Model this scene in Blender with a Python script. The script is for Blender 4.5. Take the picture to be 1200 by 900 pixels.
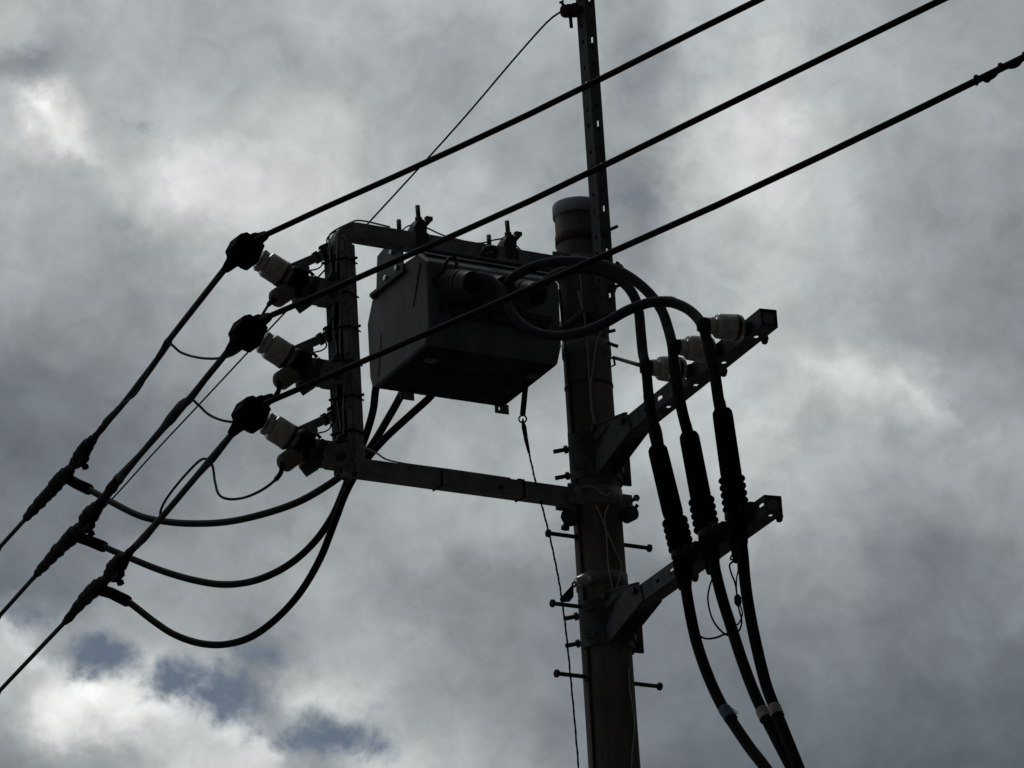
import bpy, math, random
from mathutils import Vector as V3, Matrix
random.seed(7)
R = math.radians
for o in list(bpy.data.objects): bpy.data.objects.remove(o)
scn = bpy.context.scene
C = scn.collection

# ------------------------------------------------------------------ camera
FPX, PITCH, YAW, ROLL = 5200.0, R(20), R(-1.05), R(-3.5)
CAM = V3((0, -18.8, 1.6))
fw = V3((math.sin(YAW)*math.cos(PITCH), math.cos(YAW)*math.cos(PITCH), math.sin(PITCH)))
_rt = V3((math.cos(YAW), -math.sin(YAW), 0)); _up = _rt.cross(fw)
rt = math.cos(ROLL)*_rt + math.sin(ROLL)*_up
up = -math.sin(ROLL)*_rt + math.cos(ROLL)*_up
cam = bpy.data.objects.new('camera', bpy.data.cameras.new('camera')); C.objects.link(cam)
cam.data.sensor_width = 36; cam.data.lens = 36*FPX/1200; cam.data.clip_end = 20000; cam.data.clip_start = .1
cam.matrix_world = Matrix(((rt.x, up.x, -fw.x, CAM.x), (rt.y, up.y, -fw.y, CAM.y), (rt.z, up.z, -fw.z, CAM.z), (0, 0, 0, 1)))
scn.camera = cam
scn.view_settings.view_transform = 'Standard'; scn.view_settings.look = 'None'
scn.view_settings.exposure = 0; scn.view_settings.gamma = 1; scn.view_settings.use_curve_mapping = False
scn.cycles.max_bounces = 6

# ------------------------------------------------------------------ sky
SUN_EL, SUN_AZ = R(58), R(-22)          # behind the pole, a little to the left (azimuth from +Y, clockwise)
world = bpy.data.worlds.new('World'); scn.world = world; world.use_nodes = True
nt = world.node_tree; N = nt.nodes; N.clear()
def L(a, b): nt.links.new(a, b)
def val(node, i, x):
    if isinstance(x, (int, float)): node.inputs[i].default_value = x
    else: L(x, node.inputs[i])
def mth(op, a, b=0.0, c=0.0, clamp=False):
    n = N.new('ShaderNodeMath'); n.operation = op; n.use_clamp = clamp
    val(n, 0, a); val(n, 1, b); val(n, 2, c); return n.outputs[0]
def vmath(op, a, b=None, scale=None):
    n = N.new('ShaderNodeVectorMath'); n.operation = op
    if isinstance(a, (tuple, V3)): n.inputs[0].default_value = a
    else: L(a, n.inputs[0])
    if b is not None:
        if isinstance(b, (tuple, V3)): n.inputs[1].default_value = b
        else: L(b, n.inputs[1])
    if scale is not None: val(n, 3, scale)
    return n.outputs[1] if op in ('DOT_PRODUCT', 'LENGTH') else n.outputs[0]
def mix(f, a, b, blend='MIX'):
    n = N.new('ShaderNodeMix'); n.data_type = 'RGBA'; n.blend_type = blend; n.clamp_factor = True
    val(n, 0, f)
    for s, x in ((6, a), (7, b)):
        if isinstance(x, tuple): n.inputs[s].default_value = x
        else: L(x, n.inputs[s])
    return n.outputs[2]
def noise(vec, scale, detail=6, rough=.55, dist=0):
    n = N.new('ShaderNodeTexNoise'); n.inputs['Scale'].default_value = scale; n.inputs['Detail'].default_value = detail
    n.inputs['Roughness'].default_value = rough; n.inputs['Distortion'].default_value = dist
    L(vec, n.inputs['Vector']); return n
def s2l(v):
    v = v/255; return v/12.92 if v <= .04045 else ((v+.055)/1.055)**2.4
tc = N.new('ShaderNodeTexCoord').outputs['Generated']
d = vmath('NORMALIZE', tc)
zz = mth('MAXIMUM', vmath('DOT_PRODUCT', d, tuple(fw)), .05)
# cloud map coordinates: the part of the sky over the pole, one unit = 0.1 rad
ax = mth('DIVIDE', vmath('DOT_PRODUCT', d, tuple(rt)), zz)
ay = mth('DIVIDE', vmath('DOT_PRODUCT', d, tuple(up)), zz)
comb = N.new('ShaderNodeCombineXYZ'); val(comb, 0, ax); val(comb, 1, ay)
P2 = comb.outputs[0]
w1 = noise(P2, 26, 5, .55); w2 = noise(P2, 95, 4, .55)
def cen(n, amp): return vmath('SCALE', vmath('SUBTRACT', n.outputs['Color'], (.5, .5, .5)), scale=amp)
w3 = noise(P2, 300, 4, .6)
Pw = vmath('ADD', vmath('ADD', vmath('ADD', P2, cen(w1, .024)), cen(w2, .013)), cen(w3, .0045))
sep = N.new('ShaderNodeSeparateXYZ'); L(Pw, sep.inputs[0])
gx = mth('ADD', mth('MULTIPLY', sep.outputs[0], FPX/1200), .5)            # 0..1 across the cloud table
gy = mth('SUBTRACT', 6.0, mth('MULTIPLY', sep.outputs[1], FPX/75))        # 0..12 down it
CLOUD = [  # brightness of the cloud deck
 [192,175,178,173,168,181,182,181,178,172,164,181,187,175,163,160,162],
 [160,158,179,169,174,170,169,158,170,170,142,182,200,184,170,162,161],
 [185,222,177,187,192,197,172,162,162,160,163,200,214,192,172,161,158],
 [177,175,194,215,206,204,185,187,168,150,134,202,206,188,167,155,150],
 [166,160,158,178,180,189,185,180,174,157,147,183,195,182,163,147,138],
 [139,144,145,153,168,174,174,167,157,159,163,173,192,174,153,144,138],
 [117,123,133,146,164,172,172,160,152,167,190,187,184,204,193,159,146],
 [113,116,119,128,141,149,157,175,167,173,182,179,196,174,162,162,167],
 [126,119,121,135,152,160,163,172,168,161,155,160,174,166,148,151,154],
 [113,125,152,153,159,172,153,142,138,134,133,136,146,147,128,125,130],
 [192,159,165,160,135,157,173,149,136,130,126,125,126,129,123,120,115],
 [167,232,235,192,142,200,167,160,144,129,122,115,112,112,108,105,103],
 [135,155,164,203,208,149,202,177,160,137,122,110,107,106,102,97,96]]
def tint(v):
    k = max(0, min(1, (165-v)/60)); q = max(0, min(1, (v-185)/35))
    return (s2l(v-5-2*k+4*q), s2l(v), s2l(v+2+5*k-4*q), 1)
acc = None
for j, row in enumerate(CLOUD):
    rp = N.new('ShaderNodeValToRGB'); rp.color_ramp.interpolation = 'B_SPLINE' if False else 'EASE'
    e = rp.color_ramp.elements
    while len(e) < 17: e.new(.5)
    for i in range(17): e[i].position = i/16; 
    for i in range(17): e[i].color = tint(row[i])
    L(gx, rp.inputs[0])
    g = gy if j not in (0, 12) else (mth('MAXIMUM', gy, 0) if j == 0 else mth('MINIMUM', gy, 12))
    h = mth('SUBTRACT', 1, mth('ABSOLUTE', mth('SUBTRACT', g, j)), clamp=True)
    h = mth('MULTIPLY', mth('MULTIPLY', h, h), mth('SUBTRACT', 3, mth('MULTIPLY', h, 2)))
    t = vmath('SCALE', rp.outputs[0], scale=h)
    acc = t if acc is None else vmath('ADD', acc, t)
# soft billow detail
n1 = noise(P2, 34, 8, .56, .5); n2 = noise(P2, 110, 8, .60, .5)
det = mth('ADD', mth('MULTIPLY', mth('SUBTRACT', n1.outputs[0], .5), .60), mth('MULTIPLY', mth('SUBTRACT', n2.outputs[0], .5), .54))
# lit rims and dark folds of single cloud banks
def pt(x, y): return ((x-600)/FPX, (450-y)/FPX, 0)
sepw = vmath('MULTIPLY', Pw, (1, 1, 0)); rim = det
for x0, y0, x1, y1, wd, am in ((0, 100, 58, 140, 13, .20), (58, 140, 100, 190, 15, .16), (20, 60, 75, 105, 20, -.14), (190, 200, 245, 250, 17, .10), (225, 180, 300, 195, 13, .10), (60, 215, 130, 290, 26, -.08),
        (0, 727, 45, 766, 11, .24), (45, 766, 120, 815, 13, .20), (190, 832, 255, 868, 15, .20), (255, 868, 330, 895, 13, .18), (20, 850, 120, 885, 30, -.12), (330, 738, 405, 762, 14, .12), (345, 825, 400, 845, 12, .14),
        (960, 440, 1050, 450, 13, .10), (1050, 455, 1128, 490, 11, .12), (900, 500, 940, 508, 13, .10), (1000, 505, 1110, 522, 18, -.08), (1112, 530, 1185, 503, 8, .09), (1135, 722, 1156, 750, 11, .12), (1172, 718, 1192, 690, 13, .12),
        (640, 205, 695, 236, 10, .10), (850, 150, 880, 260, 22, .06), (800, 15, 835, 60, 16, .07), (300, 105, 330, 60, 18, -.06), (1080, 240, 1150, 300, 30, -.05), (30, 555, 100, 500, 26, -.05)):
    a_ = V3(pt(x0, y0)); b_ = V3(pt(x1, y1)); dv = b_-a_
    q_ = vmath('SUBTRACT', sepw, tuple(a_)); t_ = mth('MULTIPLY', vmath('DOT_PRODUCT', q_, tuple(dv)), 1/dv.length_squared, clamp=True)
    q_ = vmath('SUBTRACT', q_, vmath('SCALE', tuple(dv), scale=t_))
    e_ = mth('POWER', 2.718, mth('MULTIPLY', vmath('DOT_PRODUCT', q_, q_), -(FPX/wd)**2))
    rim = mth('ADD', rim, mth('MULTIPLY', e_, am))
acc = vmath('SCALE', acc, scale=mth('ADD', 1, rim))
# the deck elsewhere: even grey with billows, brightest towards the hidden sun, heavy and dark on the far side
sund = V3((math.sin(SUN_AZ)*math.cos(SUN_EL), math.cos(SUN_AZ)*math.cos(SUN_EL), math.sin(SUN_EL)))
n3 = noise(d, 7, 8, .55, .3)
toward = mth('ADD', mth('MULTIPLY', vmath('DOT_PRODUCT', d, tuple(V3((-.42, .80, .42)).normalized())), .5), .5)
lum = mth('ADD', .014, mth('MULTIPLY', mth('POWER', toward, 3.2), .44))
lum = mth('MULTIPLY', lum, mth('ADD', .55, mth('MULTIPLY', n3.outputs[0], .9)))
far = vmath('SCALE', (0.96, 1.0, 1.05), scale=lum)
rr = mth('ADD', mth('MULTIPLY', ax, ax), mth('MULTIPLY', ay, ay))
inside = mth('MULTIPLY', mth('GREATER_THAN', vmath('DOT_PRODUCT', d, tuple(fw)), .3), mth('DIVIDE', mth('SUBTRACT', .075, rr), .045, clamp=True))
cloud = mix(inside, far, acc)
# rents in the deck where the blue shows
Ph = vmath('ADD', P2, vmath('SCALE', vmath('SUBTRACT', Pw, P2), scale=.45))
hole = None
for hx, hy, sx, sy, a in ((40, 72, 45, 30, .42), (165, 157, 20, 18, .35), (122, 772, 52, 30, 1.0), (212, 800, 46, 30, 1.0), (265, 818, 58, 42, 1.05), (300, 775, 60, 26, .6),
                          (388, 866, 80, 28, .95), (35, 715, 50, 28, .7), (60, 690, 50, 24, .4), (742, 236, 40, 34, .30), (735, 110, 34, 34, .25), (1128, 470, 30, 20, .30), (310, 800, 24, 20, .5), (705, 25, 20, 24, .25)):
    vv = vmath('MULTIPLY', vmath('SUBTRACT', Ph, ((hx-600)/FPX, (450-hy)/FPX, 0)), (FPX/sx, FPX/sy, 0))
    q = mth('MULTIPLY', mth('POWER', 2.718, mth('MULTIPLY', vmath('DOT_PRODUCT', vv, vv), -1)), a)
    hole = q if hole is None else mth('MAXIMUM', hole, q)
hole = mth('ADD', hole, mth('ADD', mth('MULTIPLY', mth('SUBTRACT', n2.outputs[0], .5), 1.5), mth('MULTIPLY', mth('SUBTRACT', w3.outputs[0], .5), .5)))
hr_ = N.new('ShaderNodeMapRange'); hr_.interpolation_type = 'SMOOTHSTEP'; L(hole, hr_.inputs[0]); hr_.inputs[1].default_value = .12; hr_.inputs[2].default_value = 1.0
hole = hr_.outputs[0]
hole = mth('MULTIPLY', hole, inside, clamp=True)
sky = N.new('ShaderNodeTexSky'); sky.sky_type = 'NISHITA'; sky.sun_disc = False
sky.sun_elevation = SUN_EL; sky.sun_rotation = SUN_AZ
BG = .08
cl = vmath('SCALE', cloud, scale=1/BG)
full = mix(hole, cl, vmath('MULTIPLY', sky.outputs[0], (.43, .41, .385)))
bg = N.new('ShaderNodeBackground'); bg.inputs[1].default_value = BG; L(full, bg.inputs[0])
out = N.new('ShaderNodeOutputWorld'); L(bg.outputs[0], out.inputs[0])

sun = bpy.data.objects.new('sun', bpy.data.lights.new('sun', 'SUN')); C.objects.link(sun)
sun.data.energy = .5; sun.data.angle = R(16); sun.data.color = (1, .96, .9)
sun.rotation_euler = (-sund).to_track_quat('-Z', 'Y').to_euler()

# ------------------------------------------------------------------ materials
MATS = {}
def mat(name, c1, c2=None, rough=.6, metal=0.0, scale=20, bump=0.0, bscale=60, spec=.4, lo=.35, hi=.65, stretch=None):
    m = bpy.data.materials.new(name); m.use_nodes = True; t = m.node_tree
    b = t.nodes['Principled BSDF']; b.inputs['Roughness'].default_value = rough; b.inputs['Metallic'].default_value = metal
    b.inputs['Specular IOR Level'].default_value = spec
    co = t.nodes.new('ShaderNodeTexCoord').outputs['Object']
    if stretch:
        mp = t.nodes.new('ShaderNodeMapping'); mp.inputs['Scale'].default_value = stretch
        t.links.new(co, mp.inputs[0]); co = mp.outputs[0]
    n = t.nodes.new('ShaderNodeTexNoise'); n.inputs['Scale'].default_value = scale; n.inputs['Detail'].default_value = 8; n.inputs['Roughness'].default_value = .65
    t.links.new(co, n.inputs['Vector'])
    r = t.nodes.new('ShaderNodeValToRGB'); r.color_ramp.elements[0].position = lo; r.color_ramp.elements[1].position = hi
    r.color_ramp.elements[0].color = (*c1, 1); r.color_ramp.elements[1].color = (*(c2 or c1), 1)
    t.links.new(n.outputs[0], r.inputs[0]); t.links.new(r.outputs[0], b.inputs['Base Color'])
    if bump:
        n2 = t.nodes.new('ShaderNodeTexNoise'); n2.inputs['Scale'].default_value = bscale; n2.inputs['Detail'].default_value = 6
        t.links.new(co, n2.inputs['Vector'])
        bp = t.nodes.new('ShaderNodeBump'); bp.inputs['Strength'].default_value = bump; bp.inputs['Distance'].default_value = .01
        t.links.new(n2.outputs[0], bp.inputs['Height']); t.links.new(bp.outputs[0], b.inputs['Normal'])
    MATS[name] = m; return m
concrete = mat('weathered_concrete', (.085, .083, .079), (.245, .236, .222), .95, 0, 9, .5, 110, .12, .3, .7, (1, 1, .16))
capmat   = mat('grey_cap_plastic', (.38, .42, .50), (.48, .52, .62), .7, 0, 8, .05)
steel    = mat('galvanised_steel', (.12, .127, .132), (.29, .30, .31), .7, .05, 16, .08, 70, .2, .3, .7)
dull     = mat('dull_steel', (.065, .07, .076), (.125, .133, .142), .7, .1, 18, .06, 70, .22)
bushm    = mat('grey_bushing_resin', (.045, .047, .048), (.095, .099, .10), .6, 0, 14, 0, 60, .25)
rust     = mat('rusty_steel', (.045, .038, .032), (.10, .088, .078), .85, .1, 22, .2, 60, .2)
bolt_m   = mat('bolt_steel', (.035, .035, .037), (.075, .075, .077), .6, .2, 30, 0, 60, .25)
bright   = mat('bright_zinc', (.55, .56, .57), (.75, .75, .75), .3, .8, 30)
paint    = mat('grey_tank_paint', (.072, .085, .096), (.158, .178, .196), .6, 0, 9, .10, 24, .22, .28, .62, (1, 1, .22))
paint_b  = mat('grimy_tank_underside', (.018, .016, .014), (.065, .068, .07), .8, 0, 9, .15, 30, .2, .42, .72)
rubber   = mat('black_rubber', (.004, .004, .0045), (.009, .009, .0095), .95, 0, 12, 0, 60, .04)
cablem   = mat('black_cable_sheath', (.006, .0065, .008), (.013, .014, .0165), .8, 0, 9, 0, 60, .08)
greycab  = mat('grey_faded_sheath', (.024, .027, .032), (.045, .049, .056), .85, 0, 7, 0, 60, .1)
porc     = mat('grimy_white_porcelain', (.26, .25, .235), (.56, .55, .535), .18, 0, 22, .02, 30, .5, .3, .62)
porcg    = mat('grey_polymer', (.13, .125, .115), (.24, .235, .225), .55, 0, 14, 0, 60, .25)
brown    = mat('brown_glaze', (.022, .010, .008), (.05, .020, .014), .4, 0, 20)
pale     = mat('pale_wire', (.42, .40, .365), (.56, .54, .50), .6, 0, 30)
tape_w   = mat('white_tape', (.20, .19, .175), (.40, .385, .36), .8, 0, 40, .3, 120)
tape_b   = mat('blue_tape', (.04, .09, .13), (.08, .14, .19), .8, 0, 50, .3, 120)
mark     = mat('dark_stencil_paint', (.02, .018, .016), (.03, .028, .025), .8, 0, 60)
groundm  = mat('ground_soil', (.05, .048, .042), (.11, .105, .09), .95, 0, .6, .3, 4, .2)

# ------------------------------------------------------------------ picture -> place
def ray(x, y): return fw + rt*((x-600)/FPX) + up*((450-y)/FPX)
def on(x, y, p0, n):
    r = ray(x, y); return CAM + r*((V3(p0)-CAM).dot(n)/r.dot(n))
def atY(x, y, Y): return on(x, y, (0, Y, 0), V3((0, 1, 0)))
def px(P, n): return n*(P-CAM).dot(fw)/FPX             # size in metres of n photo pixels at P
FA = R(33)
Lf = V3((-math.cos(FA), -math.sin(FA), 0)); Vf = V3((math.sin(FA), -math.cos(FA), 0)); Z = V3((0, 0, 1))
def F(u, v, z): return Lf*u + Vf*v + Z*z
def pv(x, y, v=0): return on(x, y, Vf*v, Vf)
def prad(z): return .1077 + (8.42-z)*.0035

# ------------------------------------------------------------------ mesh building
class MB:
    def __init__(s): s.v = []; s.f = []; s.sm = []
    def add(s, vs, fs, smooth=False):
        b = len(s.v); s.v += [V3(p) for p in vs]; s.f += [tuple(i+b for i in f) for f in fs]; s.sm += [smooth]*len(fs); return s
    def box(s, c, e1, e2, e3, ch=0):                   # centre and three half-extent vectors
        c = V3(c); e1 = V3(e1); e2 = V3(e2); e3 = V3(e3)
        vs = [c+a*e1+b*e2+g*e3 for g in (-1, 1) for a, b in ((-1, -1), (1, -1), (1, 1), (-1, 1))]
        return s.add(vs, [(3, 2, 1, 0), (4, 5, 6, 7), (0, 1, 5, 4), (1, 2, 6, 5), (2, 3, 7, 6), (3, 0, 4, 7)])
    def prism(s, pts, d):                              # planar outline swept by d
        n = len(pts); pts = [V3(p) for p in pts]; d = V3(d)
        return s.add(pts+[p+d for p in pts], [tuple(range(n))[::-1], tuple(range(n, 2*n))]+[(i, (i+1) % n, n+(i+1) % n, n+i) for i in range(n)])
    def tube(s, pts, rad, seg=10, cap=True, smooth=True, phase=0):
        pts = [V3(p) for p in pts]; n = len(pts)
        rad = [rad]*n if isinstance(rad, (int, float)) else list(rad)
        t0 = (pts[1]-pts[0]).normalized()
        a = t0.cross(Z if abs(t0.z) < .9 else V3((1, 0, 0))).normalized(); vs = []
        for i, p in enumerate(pts):
            t = (pts[min(i+1, n-1)]-pts[max(i-1, 0)]).normalized()
            a = (a - t*a.dot(t)).normalized(); b = t.cross(a)
            for k in range(seg):
                w = 2*math.pi*k/seg+phase; vs.append(p+(a*math.cos(w)+b*math.sin(w))*rad[i])
        fs = [(i*seg+k, i*seg+(k+1) % seg, (i+1)*seg+(k+1) % seg, (i+1)*seg+k) for i in range(n-1) for k in range(seg)]
        s.add(vs, fs, smooth)
        if cap: s.add([], []); b0 = len(s.v)-len(vs); s.f += [tuple(b0+k for k in range(seg))[::-1], tuple(b0+(n-1)*seg+k for k in range(seg))]; s.sm += [False, False]
        return s
    def lathe(s, o, axis, prof, seg=24, cap=True):     # prof: (distance along axis, radius)
        o = V3(o); t = V3(axis).normalized(); a = t.cross(Z if abs(t.z) < .9 else V3((1, 0, 0))).normalized(); b = t.cross(a); vs = []
        for (h, r) in prof:
            for k in range(seg):
                w = 2*math.pi*k/seg; vs.append(o+t*h+(a*math.cos(w)+b*math.sin(w))*r)
        n = len(prof); b0 = len(s.v)
        s.add(vs, [(i*seg+k, i*seg+(k+1) % seg, (i+1)*seg+(k+1) % seg, (i+1)*seg+k) for i in range(n-1) for k in range(seg)], True)
        if cap: s.f += [tuple(b0+k for k in range(seg))[::-1], tuple(b0+(n-1)*seg+k for k in range(seg))]; s.sm += [False, False]
        return s
    def bolt(s, p, d, ln, r=.009, head=True, nut=None):
        p = V3(p); d = V3(d).normalized()
        s.tube([p, p+d*ln], r, 8, smooth=True)
        if head: s.lathe(p+d*(ln-.001), d, [(0, r*1.75), (r*1.3, r*1.75)], 6)
        if nut is not None: s.lathe(p+d*nut, d, [(0, r*1.8), (r*1.5, r*1.8)], 6)
        return s
    def plate(s, o, ex, ey, nx, th, holes=()):         # o corner, ex / ey full edge vectors, rect holes in edge units (x0,x1,y0,y1) metres
        o = V3(o); ex = V3(ex); ey = V3(ey); lx = ex.length; ly = ey.length; ux = ex/lx; uy = ey/ly; nn = V3(nx).normalized()*th
        xs = sorted({0, lx, *[h[0] for h in holes], *[h[1] for h in holes]}); ys = sorted({0, ly, *[h[2] for h in holes], *[h[3] for h in holes]})
        solid = lambda i, j: 0 <= i < len(xs)-1 and 0 <= j < len(ys)-1 and not any(h[0] < (xs[i]+xs[i+1])/2 < h[1] and h[2] < (ys[j]+ys[j+1])/2 < h[3] for h in holes)
        P = lambda i, j: o+ux*xs[i]+uy*ys[j]
        for i in range(len(xs)-1):
            for j in range(len(ys)-1):
                if not solid(i, j): continue
                q = [P(i, j), P(i+1, j), P(i+1, j+1), P(i, j+1)]
                s.add(q, [(0, 1, 2, 3)]); s.add([p+nn for p in q], [(3, 2, 1, 0)])
                for (di, dj, a, b) in ((0, -1, 0, 1), (1, 0, 1, 2), (0, 1, 2, 3), (-1, 0, 3, 0)):
                    if not solid(i+di, j+dj): s.add([q[a], q[b], q[b]+nn, q[a]+nn], [(0, 1, 2, 3)])
        return s
    def build(s, name, m, parent=None, base=None, bevel=0):
        if base is None: base = getattr(parent, 'base_', None) or BASE.get(parent.name if parent else None, V3((0, 0, 0)))
        me = bpy.data.meshes.new(name); me.from_pydata([p-base for p in s.v], [], s.f)
        me.polygons.foreach_set('use_smooth', s.sm); me.materials.append(m); me.update()
        o = bpy.data.objects.new(name, me); C.objects.link(o)
        if parent: o.parent = parent
        BASE[o.name] = base
        if bevel:
            b = o.modifiers.new('edge', 'BEVEL'); b.width = bevel; b.segments = 2; b.limit_method = 'ANGLE'; b.angle_limit = R(40)
        return o
BASE = {}
def tag(o, label, cat, group=None):
    o['label'] = label; o['category'] = cat
    if group: o['group'] = group
    return o
def thing(name, loc, label, cat, group=None):
    o = bpy.data.objects.new(name, None); C.objects.link(o); o.location = loc; o.empty_display_size = .1
    BASE[o.name] = V3(loc); return tag(o, label, cat, group)
def solo(mb, name, m, loc, label, cat, group=None):    # a thing that is one mesh
    o = mb.build(name, m, None, V3(loc)); o.location = loc; BASE[o.name] = V3(loc); return tag(o, label, cat, group)
def copy_tree(o, loc=None, label=None):
    c = o.copy(); C.objects.link(c)
    if loc is not None: c.location = loc
    if label: c['label'] = label
    for ch in o.children:
        k = ch.copy(); C.objects.link(k); k.parent = c
        for g in ch.children:
            q = g.copy(); C.objects.link(q); q.parent = k
    return c
def spline(pts, step=6, extra=None):                   # Catmull-Rom through 3-D points (and any per-point numbers)
    n = len(pts); out = []; ex = []
    for i in range(n-1):
        p0, p1, p2, p3 = pts[max(i-1, 0)], pts[i], pts[i+1], pts[min(i+2, n-1)]
        for k in range(step):
            t = k/step
            out.append(.5*((2*p1)+(p2-p0)*t+(2*p0-5*p1+4*p2-p3)*t*t+(3*p1-p0-3*p2+p3)*t**3))
            if extra: ex.append(extra[i]*(1-t)+extra[i+1]*t)
    out.append(pts[-1])
    if extra: ex.append(extra[-1]); return out, ex
    return out
def path(pts, Y0, Y1):                                 # points that recede evenly from depth Y0 to Y1
    ls = [0]
    for a, b in zip(pts, pts[1:]): ls.append(ls[-1]+math.hypot(b[0]-a[0], b[1]-a[1]))
    return [atY(p[0], p[1], Y0+(Y1-Y0)*l/ls[-1]) for p, l in zip(pts, ls)]

# ------------------------------------------------------------------ ground
g = MB(); g.add([(-4000, -4000, 0), (4000, -4000, 0), (4000, 4000, 0), (-4000, 4000, 0)], [(0, 1, 2, 3)])
go = g.build('ground', groundm); go['kind'] = 'structure'

# ------------------------------------------------------------------ the pole
ZT = 9.295
pole = thing('utility_pole', (0, 0, 0), 'tall round weathered concrete utility pole that carries everything, with a grey cap', 'utility pole')
mb = MB(); mb.lathe((0, 0, 0), Z, [(z, prad(z)) for z in (0, 2, 4, 6, 7, 8, 9, ZT-.02)], 48)
mb.build('shaft', concrete, pole)
rc = prad(9.2)+.008
mb = MB(); mb.lathe((0, 0, ZT-.067), Z, [(0, rc-.006), (0, rc), (.055, rc), (.063, rc-.004), (.067, rc-.014)], 48); mb.build('pole_cap', capmat, pole)
def zpix(y):                                           # height of the pole axis at photo row y
    lo, hi = 3, 14
    for _ in range(50):
        m = (lo+hi)/2; dd = V3((0, 0, m))-CAM
        if 450-FPX*dd.dot(up)/dd.dot(fw) > y: lo = m
        else: hi = m
    return lo
def ring(mb, z, h, th, seg=48, r=None):
    r = (r or prad(z)); mb.lathe((0, 0, z-h/2), Z, [(0, r-.002), (0, r+th), (h, r+th), (h, r-.002)], seg, cap=False)
def ang(a): return V3((math.cos(R(a)), math.sin(R(a)), 0))
for (y, h, th, m, lug) in ((276, .045, .004, rust, 215), (404, .06, .005, steel, -35), (447, .012, .003, rust, None), (375, .05, .004, rust, None), (676, .06, .005, steel, None)):
    z = zpix(y); mb = MB(); ring(mb, z-.03, h, th); mb.build('band', m, pole)
# step bolts, opposite pairs
for (x, y, sgn) in ((674, 629, 1), (680, 711, 1), (686, 793, 1), (731, 638.5, -1), (742, 801, -1)):
    dirn = Lf*sgn; P = on(x, y, dirn*.105, Vf); z = P.z; r = prad(z)
    mb = MB(); mb.tube([dirn*(r-.01)+Z*z, dirn*(r+.150)+Z*z], .0095, 10)
    mb.lathe(dirn*(r+.146)+Z*z, dirn, [(0, .014), (.003, .018), (.014, .018), (.017, .014)], 14)
    mb.lathe(dirn*(r-.006)+Z*z, dirn, [(0, .02), (.012, .02)], 10)
    mb.build('step_bolt', rust, pole)

# ------------------------------------------------------------------ top extension channel (two perforated flats meeting in a corner, a box section)
EA = R(-56)                                            # corner edge points down-left towards the eye
e1 = ang(-140); e2 = ang(-50)                          # outward normals of the two faces seen
def col(x, y): return atY(x, y, -.14)
b0 = col(711, 372); t0 = col(684.5, 0)
zb = b0.z; ze = t0.z+.45
w = .062; cx = V3((b0.x, -.145, 0)); cx.x = atY(706.5, 300, -.145).x
ext = thing('extension_channel', (cx.x, cx.y, zb), 'perforated grey steel channel standing up past the pole cap', 'steel channel')
ln = ze-zb; hl = []
for k in range(30):
    zc = .05+k*.105
    if zc > ln-.1: break
    hl.append(zc)
mb = MB()
sideA = ang(-50); sideB = ang(-140)
o0 = V3((cx.x, cx.y, zb))
cent = o0
def boxsection(mb, c, ax_, n1, n2, ln, w, th, holes):
    for (n, q, key) in ((n1, n2, 'a'), (-n1, n2, 'b'), (n2, n1, 'c'), (-n2, n1, 'd')):
        full = w if key in 'ab' else w-2*th
        mb.plate(c+n*(w/2-th)-q*full/2, q*full, ax_*ln, n, th, [(full/2-hw, full/2+hw, s0, s1) for (s0, s1, hw) in holes.get(key, ())])
seqL = []; seqR = []
for k, zc in enumerate(hl):
    if k % 2 == 0: seqR.append((zc, zc+.07, .007)); seqL.append((zc+.03, zc+.05, .0075))
    else: seqR.append((zc+.02, zc+.04, .008)); seqL.append((zc+.005, zc+.022, .007)) 
boxsection(mb, o0, Z, sideB, sideA, ln, w, .004, {'a': seqL, 'b': [(a+.02, b+.03, .012) for a, b, c in seqL[::2]], 'c': seqR, 'd': [(a+.02, b+.03, .012) for a, b, c in seqR[1::3]]})
mb.build('channel', dull, ext)
mb = MB(); p = atY(664, 13, -.15)
mb.box(p+V3((.03, .0, .0)), (.028, 0, 0), (0, .03, 0), (0, 0, .022)); mb.lathe(p+V3((-.005, -.0, .0)), (0, 1, 0), [(-.025, .02), (-.02, .026), (.02, .026), (.025, .02)], 12)
mb.tube([p+V3((.015, 0, -.01)), p+V3((.017, 0, -.085))], .008, 8); mb.bolt(p+V3((.0, 0, 0)), V3((-.4, -.3, .8)), .045, .007)
mb.lathe(p+V3((.045, -.02, 0)), (-.2, -1, 0), [(0, .024), (.022, .024)], 6)
mb.build('wire_clamp', rust, ext)
mb = MB(); q = atY(714, 268, -.17); mb.bolt(q-V3((.03, -.02, .01)), V3((.9, -.2, .28)), .075, .008, head=False, nut=.012); mb.lathe(q-V3((.02, 0, .02)), sideA, [(0, .022), (.018, .022)], 6)
mb.build('bolt', bolt_m, ext)
for yb in (338, 373):
    q = atY(722, yb, -.15); mb = MB(); mb.box(q-V3((.045, 0, 0)), V3((.04, -.01, 0)), (.004, .02, 0), (0, 0, .014)); mb.bolt(q-V3((.03, 0, 0)), V3((.95, -.1, .25)), .06, .008, head=False, nut=.02)
    mb.build('fixing_clip', bolt_m, ext)

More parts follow.
